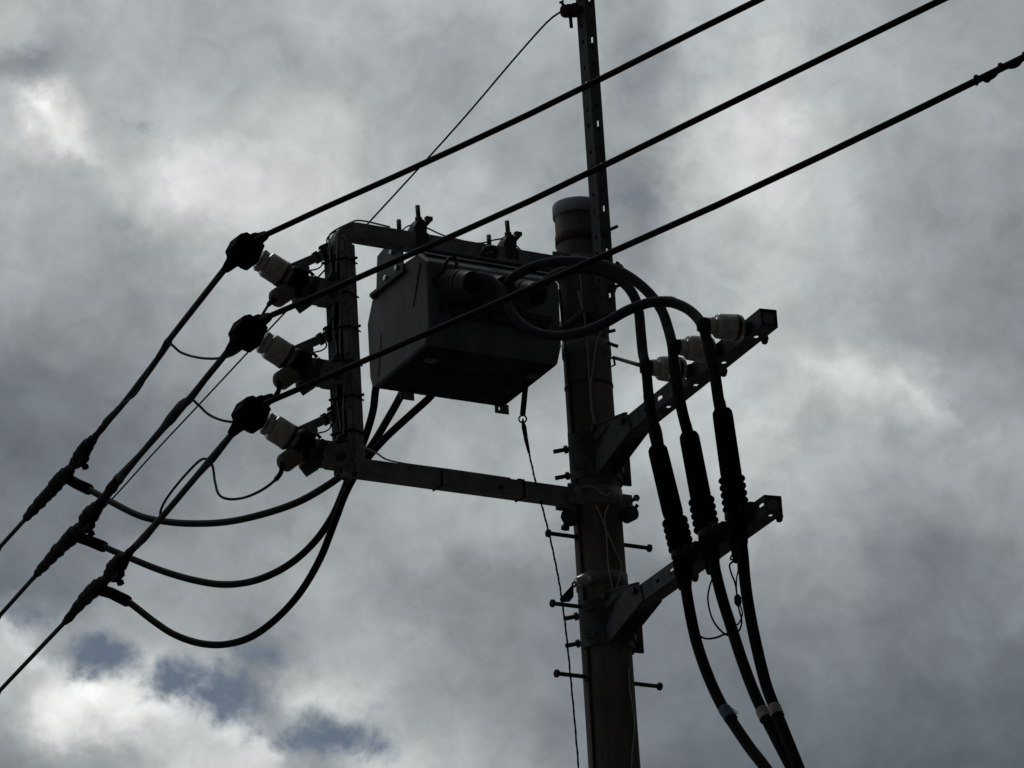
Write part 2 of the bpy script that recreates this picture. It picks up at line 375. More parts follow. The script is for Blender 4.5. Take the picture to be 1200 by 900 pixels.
# ------------------------------------------------------------------ rectangular equipment frame on the left of the pole
def uz(x, y, v):
    P = pv(x, y, v); return P.dot(Lf), P.z
hs = .038
zt_ = (uz(417, 260, hs)[1]+uz(607, 291, hs)[1])/2 - hs
zb_ = (uz(435, 536.5, hs)[1]+uz(600, 562, hs)[1])/2 - hs
UP = uz(408, 430, .03)[0]
frame = thing('equipment_frame', (0, 0, zb_), 'rectangular galvanised steel frame reaching left from the pole around the grey switch tank', 'steel frame')
r0 = .11
mb = MB(); tp = []                                     # top arm with its rounded corner
for k in range(9):
    a = math.pi/2*k/8; tp.append((UP-.085+.085*math.sin(a), zt_-.085+.085*math.cos(a)))
prof = [(r0, zt_)]+tp+[(UP, zt_-.13)]
sec = [(-1, -1), (1, -1), (1, 1), (-1, 1)]; vs = []
for i, (u, z) in enumerate(prof):
    a, b = prof[max(i-1, 0)], prof[min(i+1, len(prof)-1)]
    t = V3((b[0]-a[0], 0, b[1]-a[1])).normalized(); nn = V3((-t.z, 0, t.x))
    for (x, y) in sec: vs.append(F(u+nn.x*hs*x*-1, hs*y, z+nn.z*hs*x*-1))
n = len(prof)
mb.add(vs, [(i*4+k, i*4+(k+1) % 4, i*4+4+(k+1) % 4, i*4+4+k) for i in range(n-1) for k in range(4)]+[(3, 2, 1, 0), tuple(4*(n-1)+k for k in range(4))])
mb.build('top_arm', steel, frame, bevel=.006)
# upright: lipped channel, open towards the street
mb = MB(); zl, zh = zb_-hs, zt_-.07; wv = .054
qd = (V3((CAM.x, CAM.y, 0))-F(UP, 0, 0)); qd.z = 0; qd.normalize()
fN = (Vf*.52+Lf*.85).normalized(); fT = V3((-fN.y, fN.x, 0)); pc = F(UP, 0, 0); hgt = Z*(zh-zl)
hol = [(.042-.008, .042+.008, k*.12+.05, k*.12+.075) for k in range(9)]
mb.plate(pc-fN*.045-fT*wv+Z*zl, fT*2*wv, hgt, fN, .004)
for sg in (-1, 1):
    mb.plate(pc+fT*sg*(wv-.004 if sg > 0 else wv)-fN*.041+Z*zl, fN*.086, hgt, fT, .004)
    mb.plate(pc+fN*.0405+(fT*(wv-.030) if sg > 0 else -fT*(wv-.0))+Z*(zl+.0), fT*.030, hgt, fN, .0045, [(.011, .019, k*.12+.045, k*.12+.065) for k in range(9)])
mb.build('upright', steel, frame)
mb = MB(); mb.box(F((UP+r0)/2+.01, 0, zb_), Lf*((UP-r0)/2+.03), Vf*hs, Z*hs); mb.build('bottom_arm', steel, frame, bevel=.006)
for z, s in ((zt_, 1), (zb_, 1)):                      # pole clamps
    mb = MB()
    ring(mb, z, .085, .008)
    for k in (-1, 1):
        mb.box(F(r0+.02, k*.055, z), Lf*.05, Vf*.006, Z*.045)
        mb.box(F(-(r0+.03), k*.02, z), Lf*.035, Vf*.006, Z*.042)
    mb.bolt(F(-(r0+.035), -.05, z), Vf, .15, .009, head=True, nut=.02)
    mb.bolt(F(r0+.045, -.08, z), Vf, .17, .009, head=True, nut=.02)
    mb.build('pole_clamp', steel, frame)
mb = MB(); q = atY(744, 600, -.02); mb.lathe(q-V3((.03, .03, .02)), V3((.6, -.8, 0)), [(-.03, .028), (-.02, .036), (.03, .036), (.04, .028)], 14); mb.tube([q-V3((.03, 0, .02)), q+V3((.015, -.01, .03))], .009, 8); mb.build('clamp_bolt', bolt_m, frame)
mb = MB(); q = atY(663, 607, -.1); mb.lathe(q+V3((.02, 0, 0)), V3((-.3, -1, 0)), [(-.03, .028), (-.02, .036), (.03, .036)], 10); mb.bolt(q-V3((0, 0, .02)), V3((-.2, 0, -1)), .02, .012)
mb.build('clamp_bolt', bolt_m, frame)
for k in range(2):                                     # gusset plates and tie bolts seen on the arms
    mb = MB(); u_ = .40+.42*k
    mb.box(F(u_, 0, zb_), Lf*.004, Vf*(hs+.003), Z*(hs+.003)); mb.box(F(u_, 0, zb_+hs+.008), Lf*.01, Vf*.012, Z*.007); mb.build('strap', rubber, frame)
for (x, y) in ((587, 571), (420, 548), (415, 556)):
    P = pv(x, y, hs); mb = MB(); mb.lathe(P-Vf*.002, Vf, [(0, .013), (.008, .013)], 6); mb.build('bolt', bolt_m, frame)
for i in range(6):
    P = F(UP, 0, zb_+.15+i*.16)+fN*.042; mb = MB(); mb.tube([P-fT*(wv+.006), P-fT*(wv+.006)-fN*.09], .004, 6); mb.tube([P-fT*(wv+.006)+fN*.006, P+fT*(wv+.006)+fN*.006], .0045, 6); mb.tube([P+fT*(wv+.006)+fN*.004, P+fT*(wv+.006)-fN*.09], .004, 6)
    if i in (1, 3, 5): mb.tube([P+fT*(wv-.01)-fN*.05, P+fT*(wv+.03)-fN*.05+Z*.012], .006, 6)
    mb.build('cable_tie', rubber, frame)
# three short stubs that carry the line insulators
STUB = []
for k, (sx, sy) in enumerate(((357, 338), (361, 434), (365, 529))):
    S = pv(sx, sy, 0); STUB.append(S)
for k, S in enumerate(STUB):
    u_, z_ = S.dot(Lf), S.z
    zz_ = z_-.005
    mb = MB(); mb.box(F((u_+UP+.03)/2-.005, .0, zz_), Lf*((u_-UP-.03)/2+.01), Vf*.05, Z*.048)
    mb.prism([F(UP+.045, .051, zz_-.052), F(UP+.045, .051, zz_+.085), F(UP+.1, .051, zz_+.049), F(UP+.1, .051, zz_-.052)], -Vf*.102)
    ob = mb.build('stub_arm', steel, frame, bevel=.004)
    mb = MB(); mb.prism([F(u_-.03, .055, zz_-.04), F(u_+.0, .055, zz_-.095), F(u_+.035, .055, zz_-.055), F(u_+.04, .055, zz_+.0), F(u_-.02, .055, zz_+.01)], -Vf*.11); mb.build('stub_bracket', bolt_m, frame)
    for zo in (-.03, .05): mb = MB(); mb.bolt(F(UP+.08, .045, zz_+zo), Vf, .03, .012); mb.build('bolt', bolt_m, frame)

# ------------------------------------------------------------------ line insulators with black caps, one per conductor
CAPPX = ((288, 294), (292.5, 388), (297.5, 484.5))
CAPS = [pv(x, y, 0) for x, y in CAPPX]
S0, K0 = STUB[0], CAPS[0]
ax1 = (K0-S0); Lax = ax1.length; ax1.normalize(); ax2 = Vf; ax3 = ax1.cross(ax2).normalized()
if ax3.z < 0: ax3 = -ax3
U = Lax/84.0                                            # one photo pixel along the axis
labels_i = ('grimy white barrel insulator under the highest overhead conductor, topmost of three on the frame',
            'grimy white barrel insulator on the middle stub of the frame, holding the middle conductor',
            'grimy white barrel insulator on the lowest stub of the frame, just above the bottom arm')
ins = thing('line_insulator', S0, labels_i[0], 'insulator', 'line insulators on the frame upright')
m1 = .0021*1.0
def pr(lst, sc=1.0): return [(a*U, b*.00385*sc) for a, b in lst]
mb = MB(); mb.lathe(S0, ax1, pr([(5, 13), (6, 17), (9, 18), (20, 18), (23, 17), (24.5, 13)]), 22)
mb.box(S0+ax1*U*14, ax1*U*5, ax2*.078, ax3*.03); mb.build('base_clamp', rubber, ins, bevel=.004)
mb = MB(); mb.lathe(S0, ax1, pr([(23, 11), (24.4, 13.3), (29.5, 13.8), (30.5, 14.8), (34, 15.4), (53, 15.4), (56, 14.2), (56.7, 9.3), (58.3, 9.2), (58.7, 13), (63.5, 13.6), (65.5, 11)]), 32); bar = mb.build('porcelain_barrel', porc, ins)
mb = MB(); mb.lathe(S0, ax1, pr([(30.0, 14.6), (30.5, 15.7), (34.6, 15.75), (34.8, 15.3)]), 32, cap=False); mb.build('brown_ring', brown, bar)
mb = MB(); mb.tube([S0+ax1*U*4+ax3*.05, S0+ax1*U*4+ax3*.09, S0-ax1*U*4+ax3*.08], .009, 8)
mb.lathe(S0+ax1*U*1, ax3, [(-.09, .014), (-.075, .014)], 6); mb.box(S0-ax1*U*5, ax1*U*4, ax2*.055, ax3*.052); mb.build('mounting_bracket', bolt_m, ins)
mb = MB(); kc = K0
oc = []
for (a, b) in ((-17, -15), (-17, 13), (-11, 16), (12, 16), (19, 9), (20, -9), (14, -15), (4, -17), (-12, -17)):
    oc.append(kc+ax1*U*(a*.92+.5)+ax3*.00385*b*.90)
mb.prism([p-ax2*.05 for p in oc], ax2*.10)
mb.prism([kc+ax1*U*a*.88+ax3*.00385*b*.88-ax2*.054 for (a, b) in ((-12, -9), (-12, 12), (5, 12), (8, 8), (8, -6), (5, -9))], ax2*.108)
dirR = V3((1, -1.19, 0)).normalized(); dirL = V3((-1, 3.4, 0)).normalized()
hr = pv(303, 280.5, 0); hl_ = pv(270, 308, 0)
def horn(a, d_, n):
    c0 = a - d_*.05; return [c0, a+d_*.0, a+d_*.07, a+d_*n], [.05, .043, .028, .018]
for a_ in (-6, 6): mb.prism([kc+ax1*U*(a_+q_)+ax3*.00345*b_-ax2*.052 for q_, b_ in ((-1, -17.8), (1, -17.8), (1, 16.8), (-1, 16.8))], ax2*.104)
capo = mb.build('cap_cover', rubber, ins, bevel=.006)
EXR = [(303, 280.5), (306.5, 375), (311, 473)]; EXL = [(271, 306), (277, 400), (283.5, 496)]
mb = MB()
pp = [kc+ax3*.02, pv(299, 282.5), pv(307, 277)]
mb.tube(spline([kc+ax3*.01, pv(297, 283), pv(303, 280), pv(312, 275)], 4), [.040]*4+[.034]*4+[.029, .026, .023, .021, .018], 12)
mb.tube(spline([kc, pv(278, 301), pv(272, 307), pv(264, 316)], 4), [.040]*4+[.036]*4+[.030, .027, .024, .021, .018], 12)
mb.build('wire_boot', rubber, capo)
INS = [ins]
for k in (1, 2): INS.append(copy_tree(ins, STUB[k], labels_i[k]))

# ------------------------------------------------------------------ ribbed surge arresters under the insulators
labels_a = ('small ribbed grey surge arrester below the topmost barrel insulator', 'small ribbed grey surge arrester below the middle barrel insulator', 'small ribbed grey surge arrester below the lowest barrel insulator, beside the bottom arm')
A0 = pv(343, 337, -.01); A1 = pv(323, 350.5, .02); axa = (A1-A0).normalized(); la = (A1-A0).length
arr = thing('surge_arrester', A0, labels_a[0], 'surge arrester', 'surge arresters on the frame upright')
pf = [(-.01, .03)]
for k in range(7):
    h = la*k/7; pf += [(h, .034), (h+la*.045, .0425), (h+la*.085, .042), (h+la*.125, .034)]
pf += [(la, .037), (la+.006, .033), (la+.008, .012)]
mb = MB(); mb.lathe(A0, axa, pf, 26); ab = mb.build('ribbed_body', porcg, arr)
mb = MB(); mb.lathe(A0, axa, [(-.06, .02), (-.055, .032), (-.01, .032)], 14); mb.build('end_fitting', bolt_m, arr)
B0 = pv(334, 317.5, -.02); B1 = pv(381, 297.5, -.02); bd = (B1-B0).normalized(); bn = Z*1
mb = MB(); mb.box((B0+B1)/2, (B1-B0)/2, Vf*.012, bd.cross(Vf)*.019)
B2 = pv(397, 284, -.0); mb.tube([B1-bd*.01, B1+bd*.02, B2+Vf*.06], [.016, .018, .02], 4, smooth=False, phase=.78)
mb.build('flat_bar', steel, arr, bevel=.002)
mb = MB(); q = pv(358, 316, .0)
mb.prism([pv(*p_, .02) for p_ in ((351, 308), (360, 306), (363, 314), (359, 326), (353, 327), (356, 316), (352, 313))], -Vf*.012); mb.build('bar_tab', steel, arr)
mb = MB(); mb.tube(spline([pv(*p_, .05) for p_ in ((352, 318), (345, 314), (337, 319))], 5), .008, 8)
mb.build('hoop', porcg, arr)
mb = MB(); mb.tube(spline([pv(*p_, .0) for p_ in ((372, 303), (377, 306), (377, 311), (372, 315), (363, 317))], 5), .0036, 6)
mb.tube(spline([pv(*p_, .03) for p_ in ((384, 288), (383, 281), (388, 274), (394, 271))], 5), .0036, 6); 
mb.box(B1-bd*.01, bd*.008, Vf*.016, bd.cross(Vf)*.024); mb.box(B1-bd*.05, bd*.006, Vf*.016, bd.cross(Vf)*.026); mb.box(pv(379, 288.5, -.02), bd*.022, Vf*.012, Z*.008)
mb.build('tie_wire', rubber, arr)
ARR = [arr]
for k in (1, 2): ARR.append(copy_tree(arr, A0+(STUB[k]-STUB[0])+Lf*(-.004*k), labels_a[k]))

# ------------------------------------------------------------------ the three conductors
right_px = ([(300, 281), (312, 275), (380, 243.5), (460, 208), (540, 171.5), (620, 134), (720, 84.5), (820, 34), (895, -3)],
            [(306, 375), (318, 369.5), (380, 343), (460, 307.5), (540, 272), (620, 236), (720, 188), (820, 138.5), (960, 70), (1105, -1)],
            [(311, 473), (323, 467.5), (400, 434.5), (480, 399.5), (560, 365), (620, 338.5), (720, 294), (840, 240.5), (960, 184), (1080, 126), (1200, 67)])
left_px = ([(271, 306, 4.2), (258, 322, 3.8), (236, 350, 3.6), (200, 396, 3.8), (197, 401, 5), (185, 420, 3.8), (165, 447, 4), (142, 476, 3.8), (126, 493, 4.6), (122, 499, 4), (112, 511, 4), (107, 517, 6.5), (101, 524, 9), (96, 532, 9), (90, 541, 8), (84, 547, 5), (80, 553, 7), (74, 558, 9), (67, 566, 9), (60, 575, 8), (53, 582, 7.5), (45, 591, 7), (34, 603, 5.5), (30, 608, 4), (0, 641, 3.6)],
           [(277, 400, 4.2), (262, 418, 3.8), (240, 445, 3.8), (222, 468, 4.6), (214, 474, 6), (200, 491, 6.2), (190, 503, 4.2), (165, 532, 3.8), (140, 560, 5.8), (130, 573, 6.5), (122, 584, 4.5), (116, 592, 7), (108, 601, 10), (102, 609, 10), (97, 616, 6.5), (90, 622, 8), (84, 629, 10), (75, 638, 8), (68, 645, 8), (58, 656, 7), (47, 668, 5.5), (43, 673, 4), (0, 721, 3.6)],
           [(283.5, 496, 4.2), (270, 511, 3.8), (248, 538, 5), (232, 556, 3.8), (200, 594, 3.8), (180, 617, 4.2), (168, 631, 5), (160, 639, 4), (148, 651, 5), (142, 658, 10), (136, 664, 11), (130, 672, 9), (124, 679, 6), (118, 684, 8), (110, 691, 10), (102, 699, 8), (92, 710, 7), (80, 725, 5), (76, 729, 3.8), (0, 809, 3.4)])
labels_c = ('highest of the three thick black overhead conductors, its taped joint nearest the left edge',
            'middle one of the three thick black overhead conductors, passing in front of the tank hangers',
            'lowest of the three thick black overhead conductors, crossing in front of the grey tank')
LEFT3 = []; JN = []
for k in range(3):
    Pc = CAPS[k]; nr = V3((dirR.y, -dirR.x, 0)); nl = V3((dirL.y, -dirL.x, 0))
    con = thing('overhead_conductor', Pc, labels_c[k], 'overhead wire', 'thick overhead conductors')
    pr_ = [on(x, y, Pc, nr) for x, y in right_px[k]]
    pr_ += [pr_[-1]+(pr_[-1]-pr_[-2]).normalized()*1.0]; pr_ += [pr_[-1]+dirR*30]
    mb = MB(); mb.tube(pr_, .0130, 10); mb.build('wire', cablem, con)
    pl_ = [on(x, y, Pc, nl) for x, y, r_ in left_px[k]]
    rad = [px(p_, r_) for p_, (x, y, r_) in zip(pl_, left_px[k])]
    rad = [min(.0135, r_) if w_[2] <= 3.8 else r_*.93 for r_, w_ in zip(rad, left_px[k])]
    LEFT3.append(pl_)
    # plain wire all the way, covers as parts
    i0 = {0: 9, 1: 8, 2: 7}[k]
    end = pl_[-1]+(pl_[-1]-pl_[-2]).normalized()*1.0+dirL*40
    mb = MB(); mb.tube(pl_+[end], [.0125]*len(pl_)+[.0125], 10); mb.build('wire', cablem, con)
    sp, sr = spline(pl_[:i0+1], 3, rad[:i0+1]); mb = MB(); mb.tube(sp, [r_+.0012 for r_ in sr], 10); mb.build('wire_cover', cablem, con)
    sp, sr = spline(pl_[i0:-1], 4, rad[i0:-1])
    sr = [r_*(1+.10*math.sin(i*1.9+k)+.07*random.uniform(-1, 1)) + .0015 for i, r_ in enumerate(sr)]
    mb = MB(); mb.tube(sp, sr, 9)
    jx, jy = ((74, 558), (86, 626), (112, 689))[k]
    J = on(jx, jy, Pc, nl); JN.append(J)
    wx, wy = ((97, 533), (104, 611), (138, 668))[k]; Wd = on(wx, wy, Pc, nl); tdir = (pl_[i0]-pl_[-1]).normalized()
    mb.box(Wd-Z*.02, tdir*.10, tdir.cross(Z)*.018, Z*.028); mb.bolt(Wd-tdir*.04, V3((.3, -.1, -1)), .06, .012, head=True)
    mb.build('tap_cover', rubber, con)
    if k == 2:
        a_ = on(1143, 98, Pc, nr); mb = MB(); ts = []
        for i in range(33):
            t_ = i/32; q = on(1143+57*t_, 95-28*t_, Pc, nr); w_ = t_*2*math.pi*2.0
            ts.append(q+(Z*math.cos(w_)+V3((nr.x, nr.y, 0))*math.sin(w_))*.0155)
        mb.tube(ts, .0065, 6); mb.tube(spline([on(*p_, Pc, nr) for p_ in ((1144, 100), (1150, 94), (1157, 96), (1161, 92), (1160, 88))], 4), .004, 6); mb.build('binding_wire', cablem, con)

# ------------------------------------------------------------------ overhead ground wire
gp = [(657, 14), (640, 27), (600, 72), (550, 131), (500, 187), (433, 260), (400, 296), (350, 349), (240, 467), (180, 531), (133, 583), (60, 659), (-3, 722)]
pts = path(gp, -.16, 6.2); pts.append(pts[-1]+(pts[-1]-pts[-2]).normalized()*12)
mb = MB(); mb.tube(spline(pts, 3), .0048, 6); solo(mb, 'ground_wire', cablem, pts[0], 'thin dark wire running down left from the clamp on the perforated channel', 'wire')

# ------------------------------------------------------------------ switch tank hung under the top arm
sw = thing('load_switch', F(.61, 0, 8.38), 'faceted grey steel switch tank hanging inside the frame under its top arm', 'switch')
U0, U1 = .262, .945
prof = [(.142, 8.858), (.226, 8.790), (.216, 8.487), (.172, 8.410), (-.285, 8.372), (-.325, 8.392), (-.337, 8.430), (-.337, 8.690), (-.270, 8.810), (-.19, 8.858)]
mb = MB(); n = len(prof)
def ringp(u, s): return [F(u, .0+(v-(-.05))*s-.05, 8.62+(z-8.62)*s) for v, z in prof]
rings = [ringp(U0, .955), ringp(U0+.02, 1), ringp(U1-.014, 1), ringp(U1, .975)]
vs = sum(rings, [])
fs = [(i*n+k, i*n+(k+1) % n, (i+1)*n+(k+1) % n, (i+1)*n+k) for i in range(3) for k in range(n) if not (i == 1 and k == 3)]
fs += [tuple(range(n))[::-1], tuple(3*n+k for k in range(n))]
mb.add(vs, fs); mb.build('tank', paint, sw, bevel=.008)
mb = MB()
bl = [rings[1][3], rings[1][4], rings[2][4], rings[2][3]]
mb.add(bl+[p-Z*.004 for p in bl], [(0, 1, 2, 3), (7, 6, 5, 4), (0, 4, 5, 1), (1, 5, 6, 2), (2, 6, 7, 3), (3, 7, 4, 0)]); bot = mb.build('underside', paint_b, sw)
zbm = lambda v: 8.372+(v+.285)/.457*.038-.005
cu = bpy.data.curves.new('lettering', 'FONT'); cu.body = '600'; cu.size = .105; cu.align_x = 'CENTER'; cu.align_y = 'CENTER'; cu.extrude = .001
to = bpy.data.objects.new('lettering_tmp', cu); C.objects.link(to)
dg = bpy.context.evaluated_depsgraph_get(); me = bpy.data.meshes.new_from_object(to.evaluated_get(dg)); bpy.data.objects.remove(to)
tx = bpy.data.objects.new('lettering', me); C.objects.link(tx); me.materials.append(mark); tx.parent = sw
tp_ = pv(522, 438, -.12); tu = tp_.dot(Lf)
ctr = F(.74, -.06, zbm(-.06)-.0015)-BASE[sw.name]
X_ = -Lf; Y_ = Vf; Zx = X_.cross(Y_)
tx.matrix_local = Matrix(((X_.x, Y_.x, Zx.x, ctr.x), (X_.y, Y_.y, Zx.y, ctr.y), (X_.z, Y_.z+.08, Zx.z, ctr.z), (0, 0, 0, 1)))
for (u, v) in ((.86, .06), (.33, .06)):
    mb = MB(); mb.box(F(u, v, zbm(v)-.004), Lf*.026, Vf*.022, Z*.004); mb.lathe(F(u, v, zbm(v)-.006), -Z, [(0, .009), (.008, .009)], 6); mb.build('drain_plate', steel, sw)
for (x, y) in ((475, 462.5), (586, 477.5)):
    P = pv(x, y, -.30); mb = MB(); u_ = P.dot(Lf)
    mb.plate(F(u_+.035, -.29, 8.335), -Lf*.07, Z*.045, Vf, .008, [(.015, .027, .014, .030)]); mb.build('lug', steel, sw)
# lid flange: two lips stepping back up to the arm
mb = MB(); mb.prism([F(U0-.01, .175, 8.846), F(U0-.01, .155, 8.862), F(U0-.01, -.21, 8.868), F(U0-.01, -.21, 8.860), F(U0-.01, .150, 8.852)], Lf*(U1-U0-.02)); mb.build('lid_flange', steel, sw)  # lighter steel colour stands in for light caught by the upturned lip
mb = MB(); mb.box(F(.57, .078, 8.905), Lf*.31, Vf*.012, Z*.022); mb.box(F(.57, .115, 8.884), Lf*.33, Vf*.035, Z*.004); mb.build('mounting_rail', steel, sw, bevel=.002)
for u_ in (.47, .40):
    pass
P = pv(572, 297, .1); u_ = P.dot(Lf)
mb = MB(); mb.tube(spline([F(u_+.035, .10, 8.90), F(u_+.03, .13, 8.935), F(u_-.02, .13, 8.945), F(u_-.03, .11, 8.91)], 4), .014, 8); mb.lathe(F(u_+.01, .105, 8.905), Vf, [(0, .016), (.03, .016)], 8); mb.build('lifting_eye', bolt_m, sw)
# hanger plates at both ends
for j, uu in enumerate((U1+.001, U0-.012)):
    mb = MB()
    if j == 0: pl = [on(x, y, Lf*U1, Lf) for x, y in ((474.5, 318), (472, 276), (463, 276), (452, 291), (444, 301), (443, 338))]
    else: pl = [F(uu, v, z) for v, z in ((-.24, 8.83), (-.24, 8.90), (-.04, 8.93), (-.04, 8.975), (.055, 8.975), (.058, 8.85))]
    mb.prism([p+Lf*.002 for p in pl], Lf*.007)
    hp = mb.build('hanger_plate', paint, sw)
    if j == 0:
        a_, b_ = on(437.5, 347, Lf*uu, Lf), on(476, 317, Lf*uu, Lf)
        mb = MB(); mb.box((a_+b_)/2+Lf*.008, (b_-a_)/2, Lf*.012, (b_-a_).normalized().cross(Lf)*.008); mb.build('clamp_edge', bolt_m, hp)
        for (x, y) in ((455, 326.5), (468, 314.5), (464, 281.5), (462, 296)):
            mb = MB(); mb.lathe(on(x, y, Lf*uu, Lf)+Lf*.009, Lf, [(0, .0125), (.012, .0125), (.013, .007)], 6); mb.build('bolt', bright, hp)
        mb = MB(); mb.tube(spline([on(x, y, Lf*(uu+.01), Lf) for x, y in ((443, 340), (440, 343), (436.5, 349))], 3), .011, 6); mb.build('cable_lug', bolt_m, hp)
# hanging clamps on top of the arm
for x, y in ((489, 262), (594, 281)):
    P = pv(x, y, 0); u_ = P.dot(Lf); zt2 = zt_+hs
    mb = MB(); mb.prism([F(u_+.040, -.035, zt2+.001), F(u_+.034, -.035, zt2+.030), F(u_+.008, -.035, zt2+.072), F(u_-.014, -.035, zt2+.066), F(u_-.030, -.035, zt2+.034), F(u_-.026, -.035, zt2+.001)], Vf*.07)
    mb.box(F(u_, 0, zt2-.03), Lf*.030, Vf*(hs+.006), Z*.03)
    mb.tube([F(u_+.0, .015, zt2+.045), F(u_+.003, .015, zt2+.138)], .0105, 8); mb.lathe(F(u_+.001, .015, zt2+.066), Z, [(0, .018), (.014, .018)], 6)
    mb.tube([F(u_-.015, .02, zt2+.035), F(u_-.056, .02, zt2+.082)], [.012, .013], 8); mb.box(F(u_-.048, .02, zt2+.080), Lf*.016, Vf*.011, Z*.009)
    mb.tube([F(u_+.095, .0, zt2-.02), F(u_+.095, .0, zt2+.060)], .0105, 8)
    mb.build('hanger_clamp', bolt_m, sw)
# raised crease on the end plate
mb = MB(); a_, b_ = F(U1+.001, .165, 8.80), F(U1+.001, .085, 8.62); mb.tube([a_, b_], [.006, .003], 6); mb.build('weld_seam', paint, sw); mb = MB()
mb.tube([F(U1+.001, -.21, 8.60), F(U1+.001, -.25, 8.41)], [.002, .004], 6); mb.build('weld_seam', paint, sw)
# bushings: three to the front, three to the rear
fdir = (Vf*1+Z*(-.30)+Lf*(-.06)).normalized(); FB = []; RB = []
for i, (mx, my) in enumerate(((555, 332), (592.5, 337.5), (630.5, 344))):
    M = pv(mx, my, .405); FB.append(M); b0 = M-fdir*.215
    pf = [(-.03, .052), (.0, .052)]
    for q in range(5):
        h = .015+q*.026; pf += [(h, .054), (h+.006, .069), (h+.013, .069), (h+.019, .055)]
    pf += [(.15, .062), (.158, .055), (.205, .055), (.213, .0535), (.215, .049), (.20, .044), (.17, .044)]
    mb = MB(); mb.lathe(b0, fdir, pf, 28, cap=False); bs = mb.build('bushing', bushm, sw)
    mb = MB(); mb.lathe(b0, fdir, [(.165, .0445), (.17, .0445)], 20); mb.build('socket', rubber, bs)
    mb = MB(); mb.lathe(b0, fdir, [(-.01, .075), (.008, .075)], 24); mb.build('collar', paint, bs)
rdir = (-Vf*1+Z*(-.35)).normalized()
for i, uu in enumerate((.74, .58, .42)):
    b0 = F(uu, -.32, 8.58); RB.append(b0+rdir*.2)
    mb = MB(); mb.lathe(b0, rdir, pf, 28, cap=False); mb.build('bushing', bushm, sw)
mb = MB(); mb.tube([F(.91, .222, 8.70), F(.855, .26, 8.80), F(.825, .27, 8.81), F(.815, .265, 8.70), F(.885, .235, 8.57)], .0085, 8)
for p_ in (F(.91, .215, 8.70), F(.885, .215, 8.57)): mb.lathe(p_, Vf, [(0, .02), (.012, .02)], 8)
mb.build('guard_rod', bolt_m, sw)
mb = MB(); mb.tube([F(.50, .222, 8.53), F(.33, .24, 8.52), F(.26, .25, 8.58), F(.16, .25, 8.66), F(.16, .22, 8.76)], .009, 8); mb.build('guard_rod', bolt_m, sw)
mb = MB(); mb.box(F(.58, .228, 8.60), Lf*.26, Vf*.010, Z*.012); mb.box(F(.58, .222, 8.545), Lf*.20, Vf*.012, Z*.006)
for u_ in (.82, .63, .50, .36): mb.lathe(F(u_, .22, 8.57), Vf, [(0, .02), (.02, .02)], 10)
mb.build('bushing_rail', bolt_m, sw)
# operating lever under the tank
pA = atY(618, 455, -.15); pB = atY(612.5, 486, -.15)
mb = MB(); mb.tube([pA+Z*.06, pB], .013, 8); mb.build('pull_lever', bolt_m, sw)
# cord
cordpx = [(612.5, 491), (614, 500), (616, 512), (620, 531), (628, 566), (637, 600), (645, 632), (652, 665), (657, 693), (663, 737), (668, 787), (673, 840), (678, 900), (683, 960)]
pts = path(cordpx, -.16, -.22); pts.append(pts[-1]-Z*1.6)
cord = thing('pull_cord', pts[0], 'thin twisted cord hanging from a ring under the grey tank, left of the pole', 'cord')
mb = MB(); mb.tube([p+V3((.0008*math.sin(i*1.3), 0, 0)) for i, p in enumerate(spline(pts, 10))], [.0052 if i % 2 else .0042 for i in range((len(pts)-1)*10+1)], 6); mb.build('cord', cablem, cord)
mb = MB(); cR = atY(612.5, 491, -.15); mb.tube([cR+V3((math.cos(t_*math.pi/8)*.017, .0, math.sin(t_*math.pi/8)*.017)) for t_ in range(17)], .004, 6, cap=False); mb.build('ring', bolt_m, cord)
mb = MB(); mb.tube([pts[0]-Z*.01, pts[1], pts[2]], [.006, .011, .010], 8); mb.tube([pts[2]-Z*.005, pts[3]], [.010, .006], 8); mb.build('knot', cablem, cord)

